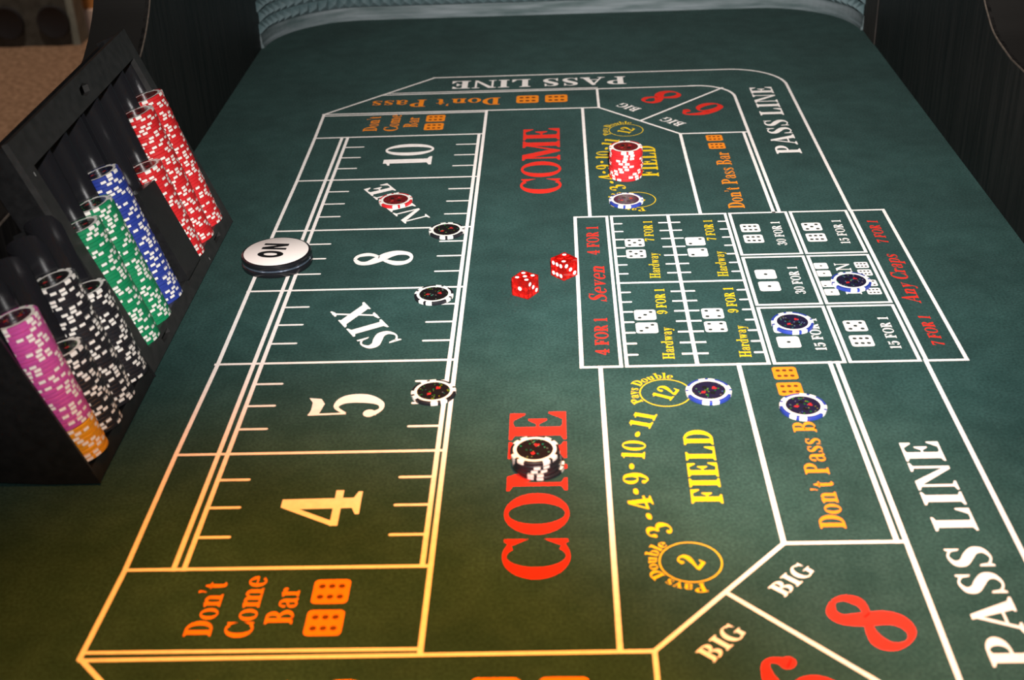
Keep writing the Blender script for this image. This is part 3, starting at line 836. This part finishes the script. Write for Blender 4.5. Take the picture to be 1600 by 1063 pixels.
glyph_at('6', 'red', (.4623, -.5600), 47, .043, .0600, felt)
glyph_at('8', 'red', (.4592, .5611), 128, .040, .0600, felt)
glyph_at('6', 'red', (.5117, .5056), 128, .040, .0600, felt)
# field: curved row of numbers and the two double-pay circles
for off in (0.0, .6447):
    for s, cx, cy, a, w, h in (('3', .3852, -.3993, 116, .0170, .0185), ('.', .3793, -.3829, 105, .012, .018), ('4', .3742, -.3661, 100, .0185, .0185),
                               ('.', .3715, -.3515, 95, .012, .018), ('9', .3722, -.3345, 92, .0165, .0190), ('.', .3702, -.3182, 88, .012, .018),
                               ('10', .3730, -.2950, 84, .0265, .0185), ('.', .3775, -.2729, 76, .012, .018), ('11', .3831, -.2515, 70, .0245, .0185)):
        glyph_at(s, 'yellow', (cx, cy + off), a, w, h, felt)
    for cx, cy, txt, a0, a1 in ((.4050, -.4363, '2', 287, 127), (.4052, -.2095, '12', 214, 72)):
        cy += off
        polys = ring(0, 0, .0224, .0224, .0011, .0011, n=56)
        link('printed_circle', polys_mesh('printed_circle', polys, lambda x, y: (cx + x, cy + y)), M['yellow'], felt)
        glyph_at(txt, 'yellow', (cx, cy), 58 if txt == '2' else 62, .0125 if txt == '2' else .0215, .0190 if txt == '2' else .0180, felt)
        polys, w = glyph_polys('Pays Double', .03)
        r0, hh = .0238, .0092
        def Tc(x, y):
            a = math.radians(a0 + (a1 - a0) * x / w)
            r = r0 + y * hh
            return (cx + r * math.cos(a), cy + r * math.sin(a))
        link('lettering', polys_mesh('lettering', polys, Tc), M['yellow'], felt)

# ------------------------------------------------------------------ chips
CRAD, CTH = .0195, .0033
SEG = 48
PAT = [1, 1, 0, 1, 1, 0, 0, 0, 0, 0, 0, 0]
def chip_mesh(colr):
    """plain chip: coloured body, white edge spots and ring, dark printed centre as material slots"""
    prof = [(0, 0, 2), (.0146, 0, 1), (.0168, 0, -1), (CRAD - .0004, 0, -1), (CRAD, .00045, -1), (CRAD, CTH - .00045, -1), (CRAD - .0004, CTH, -1), (.0168, CTH, 1), (.0146, CTH, 2), (0, CTH, 2)]
    v, f, mi, idx = [], [], [], []
    for r, z, _ in prof:
        if r == 0:
            idx.append([len(v)] * SEG); v.append((0, 0, z))
        else:
            idx.append(list(range(len(v), len(v) + SEG)))
            v += [(r * math.cos(2 * PI * k / SEG), r * math.sin(2 * PI * k / SEG), z) for k in range(SEG)]
    kinds = [2, 1, -1, -1, -1, -1, -1, 1, 2]
    for i in range(len(prof) - 1):
        for k in range(SEG):
            j = (k + 1) % SEG
            q = [idx[i][k], idx[i][j], idx[i + 1][j], idx[i + 1][k]]
            q = [a for n, a in enumerate(q) if a not in q[:n]]
            f.append(tuple(reversed(q)) if False else tuple(q))
            mi.append(PAT[k % 12] * (i not in (3, 5)) if kinds[i] < 0 else kinds[i])
    me = pydata('poker_chip', v, f)
    bm = bmesh.new(); bm.from_mesh(me); bmesh.ops.recalc_face_normals(bm, faces=bm.faces); bm.to_mesh(me); bm.free()
    me.materials.append(M['chip_' + colr]); me.materials.append(M['chipwhite']); me.materials.append(M.get('inlay_' + colr, M['inlay_black']))
    for p, k in zip(me.polygons, mi): p.material_index = k
    return me
CHIP = {c: chip_mesh(c) for c in CHIPC}

# parts of the chips whose faces show
def spot_mesh():
    v, f = [], []
    e = .00005
    prof = [(.0168, CTH + e), (CRAD - .00035, CTH + e), (CRAD + e, CTH - .00035), (CRAD + e, .00035), (CRAD - .00035, -.00001), (.0168, -.00001)]
    n = 5
    for k in range(n):
        a = math.radians(-8.8 + 17.6 * k / (n - 1))
        v += [(r * math.cos(a), r * math.sin(a), z) for r, z in prof]
    m = len(prof)
    for k in range(n - 1):
        for j in range(m):
            jj = (j + 1) % m
            f.append((k * m + j, k * m + jj, (k + 1) * m + jj, (k + 1) * m + j))
    f.append(tuple(range(m))); f.append(tuple((n - 1) * m + j for j in reversed(range(m))))
    me = pydata('edge_spot', v, f)
    bm = bmesh.new(); bm.from_mesh(me); bmesh.ops.recalc_face_normals(bm, faces=bm.faces); bm.to_mesh(me); bm.free()
    me.materials.append(M['chipwhite'])
    return me
SPOT = spot_mesh()
def body_mesh(colr):
    o = lathe('body', [(0, 0), (CRAD - .00035, 0), (CRAD, .00035), (CRAD, CTH - .00035), (CRAD - .00035, CTH), (0, CTH)], 48, M['chip_' + colr])
    me = o.data
    bpy.data.objects.remove(o)
    return me
BODY = {c: body_mesh(c) for c in CHIPC}
def flat_mesh(name, polys, m, z):
    me = polys_mesh(name, polys, lambda x, y: (x, y), z)
    me.materials.append(m)
    return me
RINGM = flat_mesh('white_ring', ring(0, 0, .0170, .0170, .0026, .0026, n=48), M['chipwhite'], CTH + .00004)
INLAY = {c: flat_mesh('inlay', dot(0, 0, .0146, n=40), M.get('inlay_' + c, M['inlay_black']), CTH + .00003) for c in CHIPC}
def suit(kind):
    if kind == 'heart':
        return [[(0, -.0024), (.0022, .0002), (.0023, .0015), (.0012, .0022), (0, .0013), (-.0012, .0022), (-.0023, .0015), (-.0022, .0002)]]
    if kind == 'diamond':
        return [[(0, -.0027), (.002, 0), (0, .0027), (-.002, 0)]]
    if kind == 'club':
        return dot(0, .0012, .0012) + dot(.0013, -.0006, .0012) + dot(-.0013, -.0006, .0012) + [[(-.0012, -.0027), (.0012, -.0027), (.0003, 0), (-.0003, 0)]]
    return [[(0, .0026), (.0022, 0), (.0022, -.0012), (.0012, -.0018), (-.0012, -.0018), (-.0022, -.0012), (-.0022, 0)]] + [[(-.0012, -.0028), (.0012, -.0028), (.0003, -.0005), (-.0003, -.0005)]]
SUITM = {}
for k in ('heart', 'diamond', 'club', 'spade'):
    SUITM[k] = flat_mesh(k + '_print', suit(k), M['suit_red' if k in ('heart', 'diamond') else 'suit_black'], CTH + .00010)

def full_chip(colr, mw, label, group=None):
    """a chip with its parts; mw places its underside centre"""
    r = empty('poker_chip')
    r.matrix_world = mw
    link('body', BODY[colr], None, r)
    for q in range(4):
        for d in (-13, 13):
            o = link('edge_spot', SPOT, None, r)
            o.rotation_euler = (0, 0, math.radians(90 * q + d))
    link('white_ring', RINGM, None, r)
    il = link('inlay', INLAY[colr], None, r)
    for q, k in enumerate(('heart', 'spade', 'diamond', 'club')):
        o = link(k + '_print', SUITM[k], None, il)
        a = PI / 2 * q + .6
        o.location = (.0058 * math.cos(a), .0058 * math.sin(a), 0)
        o.rotation_euler = (0, 0, a - PI / 2)
    tag(r, label, 'poker chip', group)
    return r

def flat_mw(x, y, z, rz):
    return Matrix.Translation((x, y, z)) @ Matrix.Rotation(rz, 4, 'Z')
rad = math.radians
Z0 = .0003
for colr, x, y, rz, label in (
        ('blue', .4416, -.2122, 0, 'blue and white chip overlapping the yellow circled 12 nearer the camera'),
        ('blue', .5170, -.2394, -22, 'blue and white chip covering part of the orange lettering on the near right'),
        ('blue', .5318, -.0942, 13, 'blue and white chip on the two-dice box just left of 15 FOR 1'),
        ('blue', .6024, -.0129, 10, 'blue and white chip lying on the word HORN'),
        ('blue', .3932, .2021, -9, 'blue and white chip half over the yellow circle in front of the red stack'),
        ('black', .2054, -.2048, 19, 'black and white chip at the right edge of the number 5 box'),
        ('black', .1915, -.0209, -24, 'black and white chip at the right edge of the SIX box'),
        ('black', .1938, .1316, 3, 'black and white chip on the line between the 8 and NINE boxes'),
        ('red', .1289, .2189, 17, 'single red and white chip lying on the word NINE')):
    full_chip(colr, flat_mw(x, y, Z0, rad(rz)), label)
# stacks on the felt
random.seed(3)
for i in range(11):
    x, y = .3972 + random.uniform(-.0008, .0008), .2805 + random.uniform(-.0008, .0008)
    rz = random.uniform(0, PI / 2)
    mw = flat_mw(x, y, Z0 + i * (CTH + .00005), rz)
    if i == 10:
        full_chip('red', flat_mw(.3966, .2800, Z0 + i * (CTH + .00005), rad(3)), 'top red chip of the tall stack on the far FIELD lettering', 'red stack on the field')
    else:
        o = link('poker_chip', CHIP['red'])
        o.matrix_world = mw
        tag(o, 'red and white chip inside the tall red stack standing on the far field', 'poker chip', 'red stack on the field')
offs = [(.0030, .0005), (.0006, 0), (.0003, .0006), (-.0002, .0003), (-.0008, .0005)]
rzs = [-30, -22, -12, -4, 42]
for i in range(5):
    mw = flat_mw(.2953 + offs[i][0], -.3172 + offs[i][1], Z0 + i * (CTH + .00005), rad(rzs[i]))
    if i == 4:
        full_chip('black', mw, 'top black chip of the short stack on the near COME lettering', 'black stack on COME')
    elif i == 0:
        o = link('poker_chip', CHIP['black']); o.matrix_world = mw
        tag(o, 'bottom black chip of the short stack on COME, pushed out to the right', 'poker chip', 'black stack on COME')
    else:
        o = link('poker_chip', CHIP['black']); o.matrix_world = mw
        tag(o, 'black and white chip in the middle of the short stack on COME', 'poker chip', 'black stack on COME')

# ------------------------------------------------------------------ chip racks leaning on the dealer-side wall
ES = Vector((-.083, 0, .222)).normalized()
EY = Vector((0, 1, 0))
EN = Vector((ES.z, 0, -ES.x))
P0 = Vector((-.0505, 0, 0.0024))
def rack_mw(a=0.0):
    p = P0 + EY * a
    return Matrix(((EY.x, ES.x, EN.x, p.x), (EY.y, ES.y, EN.y, p.y), (EY.z, ES.z, EN.z, p.z), (0, 0, 0, 1)))
def col_mw(a, s, n, rz, k=0.0):
    """frame of a chip in a channel: its axis leans out of the rack plane by slope k"""
    p = P0 + EY * a + ES * s + EN * n
    ax = (ES + EN * k).normalized()
    on = (EN - ES * k).normalized()
    m = Matrix(((EY.x, -on.x, ax.x, p.x), (EY.y, -on.y, ax.y, p.y), (EY.z, -on.z, ax.z, p.z), (0, 0, 0, 1)))
    return m @ Matrix.Rotation(rz, 4, 'Z')
def trough_mesh(a, s0, s1, n0, r, t=.0015, rim=0.0, nseg=14, k_=0.0, sref=0.0):
    """half-round channel, open towards +n; rim rounds off its upper end"""
    v, f = [], []
    cols = []
    for k in range(nseg + 1):
        th = PI + PI * k / nseg
        top = s1 - rim * (1 - math.sin(PI * k / nseg) ** .35)
        row = []
        for rr in (r, r + t):
            for s in (s0, top):
                row.append(len(v))
                v.append((a + rr * math.cos(th), s, n0 + k_ * (s - sref) + rr * math.sin(th)))
        cols.append(row)
    for k in range(nseg):
        A, Bq = cols[k], cols[k + 1]
        f += [(A[0], A[1], Bq[1], Bq[0]), (A[2], Bq[2], Bq[3], A[3]), (A[1], A[3], Bq[3], Bq[1]), (A[0], Bq[0], Bq[2], A[2])]
    f += [(cols[0][0], cols[0][2], cols[0][3], cols[0][1]), (cols[-1][0], cols[-1][1], cols[-1][3], cols[-1][2])]
    me = pydata('trough', v, f)
    bm = bmesh.new(); bm.from_mesh(me); bmesh.ops.recalc_face_normals(bm, faces=bm.faces); bm.to_mesh(me); bm.free()
    for p in me.polygons: p.use_smooth = True
    try: me.set_sharp_from_angle(angle=.8)
    except Exception: pass
    return me

TUBES = [.1390, .0975, .0550, .0105, -.0400, -.0830, -.1240]
NC, KC, SREF = -.0045, .075, .170
rack = empty('chip_rack')
rack.matrix_world = rack_mw()
tag(rack, 'large black plastic chip rack with red, blue and green columns leaning on the wall', 'chip rack')
A0, A1, S1 = -.1640, .1715, .237
W0, W1, SB, ST = -.1455, .1560, .018, .2085
hexh = [(.0145 + .0125 * math.cos(PI / 3 * k + .3), .2222 + .0062 * math.sin(PI / 3 * k + .3)) for k in range(6)]
def slot(a, s, w, h):
    return [(a - w, s - h), (a + w, s - h), (a + w, s + h), (a - w, s + h)]
prism('frame', [(A0, 0), (A1, 0), (A1, S1), (A0, S1)], 'z', -.006, .0, M['plasticframe'], rack,
      holes=[[(W0, SB), (W1, SB), (W1, ST), (W0, ST)], hexh, slot(-.106, .0085, .011, .0026), slot(.111, .0085, .011, .0026)])
for a in TUBES:
    link('trough', trough_mesh(a, .0150, .2075, NC, .0202, .0006, 0, 14, KC, SREF), M['trough'], rack)
for a0, a1 in ((A0 + .001, W0 - .001), (A1 - .0035, A1 - .0010)):
    box('side_wall', (a0, a1, .0135, S1 - .002, -.0340, -.0062), M['plastic'], rack, .001)
box('bottom_ledge', (W0 + .003, A1 - .004, .0138, .0172, -.0365, -.0070), M['ledge'], rack, .0008)
box('top_lip', (W0, W1, ST + .0002, ST + .004, -.026, -.0062), M['plastic'], rack, .0006)
# wedge that closes the middle channel
prism('divider', [(-.0130, .0190), (.0360, .0190), (.0360, .1120), (-.0130, .1180)], 'z', -.010, .0050, M['plastic'], rack, .0012)

random.seed(21)
def column(colr, a, s0, s1, n, where, first_full=True, kk=0.0, sref=0.0):
    k = int(round((s1 - s0) / (CTH + .00008)))
    grp = colr + ' chips in ' + where
    for i in range(k):
        s = s0 + i * (CTH + .00008)
        mw = col_mw(a + random.uniform(-.0004, .0004), s, n + kk * (s - sref) + random.uniform(-.0002, .0005), random.uniform(0, PI / 2), kk)
        if i == k - 1 and first_full:
            full_chip(colr, mw, 'uppermost ' + colr + ' chip in ' + where, grp)
        else:
            o = link('poker_chip', CHIP[colr])
            o.matrix_world = mw
            tag(o, colr + ' and white chip stacked in ' + where, 'poker chip', grp)
S0 = .0185
column('red', TUBES[0], S0, .1700, NC, 'the farthest column of the large rack', kk=KC, sref=SREF)
column('red', TUBES[1], S0, .1670, NC, 'the second farthest column of the large rack', kk=KC, sref=SREF)
column('red', TUBES[2], S0, .1240, NC, 'the column beside the black divider', kk=KC, sref=SREF)
column('blue', TUBES[4], S0, .1575, NC, 'the only blue column of the large rack', kk=KC, sref=SREF)
column('green', TUBES[5], S0, .1440, NC, 'the green column touching the blue column', kk=KC, sref=SREF)
column('green', TUBES[6], S0, .1400, NC, 'the nearest column of the large rack', kk=KC, sref=SREF)

# second, smaller rack
rack2 = empty('chip_rack')
rack2.matrix_world = rack_mw()
tag(rack2, 'smaller black chip rack in front with black, pink and orange columns', 'chip rack')
T2 = [-.1885, -.2285, -.2680, -.3070]
N2, K2 = .003, .115
for a in T2:
    link('trough', trough_mesh(a, .0155, .176, N2 - .0012, .0196, .0004, .016, 14, K2, .130), M['trough'], rack2)
def slab2(name, a0, a1, pts, bev=.001, par=None):
    """slab across the rack between a0 and a1 with an outline in (s, n)"""
    bm = bmesh.new()
    lo = [bm.verts.new((a0, s, n)) for s, n in pts]; hi = [bm.verts.new((a1, s, n)) for s, n in pts]
    bm.faces.new(lo); bm.faces.new(list(reversed(hi)))
    for i in range(len(pts)):
        j = (i + 1) % len(pts)
        bm.faces.new((lo[i], hi[i], hi[j], lo[j]))
    return link(name, finish(bm, name, bev), M['plastic'], par or rack2)
slab2('back_panel', A0 + .002, A1 - .002, [(.0150, -.0372), (.2330, -.0262), (.2330, -.0276), (.0150, -.0388)], .0003, rack)
slab2('base', -.3290, -.1685, [(-.0010, .0010), (.0125, .0010), (.0160, -.0300), (.0100, -.0340)])
slab2('back_panel', -.3290, -.1685, [(.0185, -.0355), (.1600, -.0215), (.1600, -.0230), (.0185, -.0375)], .0003)
SIDE2 = [(-.0012, .0020), (.158, .0010), (.166, -.0040), (.1650, -.0400), (.100, -.0645), (.0365, -.0880), (.0145, -.0400)]
slab2('side_panel', -.3318, -.3292, SIDE2)
slab2('side_panel', -.1683, -.1665, SIDE2)
S2 = .0175
column('black', T2[0], S2, .1065, N2, 'the farthest column of the small rack', kk=K2, sref=.130)
column('black', T2[1], S2, .1370, N2, 'the tallest column of the small rack', kk=K2, sref=.130)
column('black', T2[2], S2, .0920, N2, 'the short column beside the pink chips', kk=K2, sref=.130)
column('orange', T2[3], S2, .0480, N2, 'the column below the pink chips', first_full=False, kk=K2, sref=.130)
column('pink', T2[3], .0485, .1420, N2, 'the nearest column of the small rack', kk=K2, sref=.130)

# ------------------------------------------------------------------ dice
def die(x, y, ang, top, lf, rf, label):
    h = .0095
    r = empty('die', (x, y, .0003), rad(ang))
    bm = bmesh.new(); box_bm(bm, -h, h, -h, h, 0, 2 * h)
    link('body', finish(bm, 'body', .0007, 2), M['dice'], r)
    q = h * .58
    P = {1: [(0, 0)], 2: [(q, q), (-q, -q)], 3: [(-q, q), (0, 0), (q, -q)], 4: [(q, q), (-q, -q), (q, -q), (-q, q)],
         5: [(q, q), (-q, -q), (q, -q), (-q, q), (0, 0)], 6: [(s * q, t * q) for s in (-1, 0, 1) for t in (-1, 1)]}
    faces = {'top': (top, Vector((1, 0, 0)), Vector((0, 1, 0)), Vector((0, 0, 1))),
             'bottom': (7 - top, Vector((1, 0, 0)), Vector((0, -1, 0)), Vector((0, 0, -1))),
             'rf': (rf, Vector((1, 0, 0)), Vector((0, 0, 1)), Vector((0, -1, 0))),
             'rb': (7 - rf, Vector((-1, 0, 0)), Vector((0, 0, 1)), Vector((0, 1, 0))),
             'lf': (lf, Vector((0, -1, 0)), Vector((0, 0, 1)), Vector((-1, 0, 0))),
             'lb': (7 - lf, Vector((0, 1, 0)), Vector((0, 0, 1)), Vector((1, 0, 0)))}
    for n, u, v, w in faces.values():
        for a, b in P[n]:
            c = Vector((0, 0, h)) + u * a + v * b + w * (h + .00006)
            o = link('pip', PIPM, None, r)
            o.matrix_local = Matrix(((u.x, v.x, w.x, c.x), (u.y, v.y, w.y, c.y), (u.z, v.z, w.z, c.z), (0, 0, 0, 1)))
    tag(r, label, 'die', 'pair of red dice')
    return r
pv = [(.0021 * math.cos(2 * PI * k / 18), .0021 * math.sin(2 * PI * k / 18), z) for z in (-.0003, 0) for k in range(18)]
PIPM = pydata('pip', pv, [tuple(range(18, 36)), tuple(reversed(range(18)))] + [(k, (k + 1) % 18, 18 + (k + 1) % 18, 18 + k) for k in range(18)])
PIPM.materials.append(M['pip'])
die(.2822, -.0185, 57, 5, 1, 3, 'red translucent die showing five on top, nearer the word COME')
die(.3210, .0207, 42, 2, 6, 3, 'red translucent die showing two on top, beside the Seven box')

# ------------------------------------------------------------------ ON puck
pk = empty('dealer_puck', (.0200, .0635, .0003), 0)
tag(pk, 'round white ON puck with thick black rim lying across the lines of box 8', 'puck')
PR = .0372
lathe('rim', [(0, 0), (PR - .0025, 0), (PR - .0006, .0008), (PR, .0028), (PR - .0004, .0052), (PR - .0022, .0066), (PR - .0022, .0078), (PR - .0008, .0090), (PR - .0004, .0112), (PR - .0012, .0134), (PR - .0028, .0142), (PR - .0034, .0140), (PR - .0034, .0120), (0, .0120)], 72, M['puckblack'], pk)
lathe('highlight_ring', [(PR - .0030, .0064), (PR - .0010, .0066), (PR - .0010, .0078), (PR - .0030, .0080)], 72, mat('groove_highlight', (.42, .50, .66), .22, .5, .9), pk)  # bluish metal ring added to draw the flash highlight in the rim gap
fc = lathe('face', [(PR - .0034, .0121), (PR - .0034, .0140), (PR - .0042, .0144), (0, .0146)], 72, M['puckwhite'], pk)
polys, w = glyph_polys('ON', .14, GB)
kx = .0350 / w
def Tp(x, y):
    u, v_ = (x - w / 2) * kx, (y - .5) * .0265
    a = rad(84)
    return (-.0035 + u * math.cos(a) - v_ * math.sin(a), .0010 + u * math.sin(a) + v_ * math.cos(a))
link('lettering', polys_mesh('lettering', polys, Tp, .01470), M['ink'], fc)

# ------------------------------------------------------------------ things behind the table
bx = empty('speaker_box', (-1.775, 3.66, FLOOR_Z))
tag(bx, 'dark grey box with round black discs standing on the carpet behind the table', 'box')
gd = noise_mat('dark_grey_box', (.052, .052, .047), (.085, .086, .08), 30, rough=.6)
box('body', (-.45, .262, -.03, .07, .0, .42), gd, bx, .006)
box('side_strip', (.263, .290, -.03, .07, 0, .42), noise_mat('grey_green_strip', (.20, .22, .20), (.28, .30, .27), 20), bx, .003)
bd = mat('black_disc', (.012, .012, .016), .5)
for x in (.205, .03):
    d = lathe('round_disc', [(0, .010), (.048, .010), (.054, .013), (.060, .013), (.062, 0), (0, 0)], 40, bd, bx)
    d.rotation_euler = (PI / 2, 0, 0)
    d.location = (x, -.0302, .092)

st = empty('dark_filler_stool', (1.75, 1.9, FLOOR_Z))  # black stool added so the gap beyond the right wall reads dark
tag(st, 'black padded stool added to darken the view beyond the right wall of the table', 'stool')
bl = mat('black_vinyl', (.010, .009, .009), .45)
lathe('seat', [(0, .62), (.34, .62), (.40, .65), (.42, .70), (.40, .75), (.34, .78), (0, .80)], 48, bl, st)
lathe('back_pad', [(0, .0), (.44, .0), (.46, .03), (.46, .22), (.44, .25), (0, .26)], 48, bl, st).location = (0, 0, .36)
for k in range(4):
    a = PI / 4 + PI / 2 * k
    lg = lathe('leg', [(0, 0), (.02, 0), (.02, .36), (0, .36)], 14, bl, st)
    lg.location = (.3 * math.cos(a), .3 * math.sin(a), 0)

# pendant lamp that hangs over the near end of the table (the warm light)
pl = empty('pendant_lamp', (.28, -.55, 1.02))
tag(pl, 'warm pendant lamp hanging over the near end of the table', 'lamp')
lathe('shade', [(.03, .16), (.05, .16), (.14, .03), (.15, 0), (.146, 0), (.136, .03), (.046, .155), (.03, .155)], 40, mat('lamp_shade', (.05, .12, .06), .5), pl)
lathe('cord', [(0, .16), (.004, .16), (.004, 1.2), (0, 1.2)], 8, M['ink'], pl)
ll = bpy.data.lights.new('bulb', 'SPOT')
ll.energy = 125
ll.color = (1.0, .35, .058)
ll.spot_size = rad(53)
ll.spot_blend = 1.0
ll.shadow_soft_size = .05
lo_ = bpy.data.objects.new('bulb', ll); COL.objects.link(lo_); lo_.parent = pl; lo_.location = (0, 0, .03)

# unseen spot added to brighten the carpet behind the table
cl = empty('carpet_fill_lamp', (-1.5, 3.0, 1.7))
tag(cl, 'unseen fill lamp added to brighten the floor behind the table', 'lamp')
lathe('housing', [(.10, 0), (.12, 0), (.12, .08), (0, .08), (0, .075), (.10, .07)], 32, M['ink'], cl)
al = bpy.data.lights.new('carpet_fill', 'SPOT')
al.energy = 130
al.color = (1.0, .80, .62)
al.spot_size = rad(70)
al.spot_blend = .8
al.shadow_soft_size = .08
ao = bpy.data.objects.new('carpet_fill', al); COL.objects.link(ao); ao.parent = cl; ao.location = (0, 0, -.01)
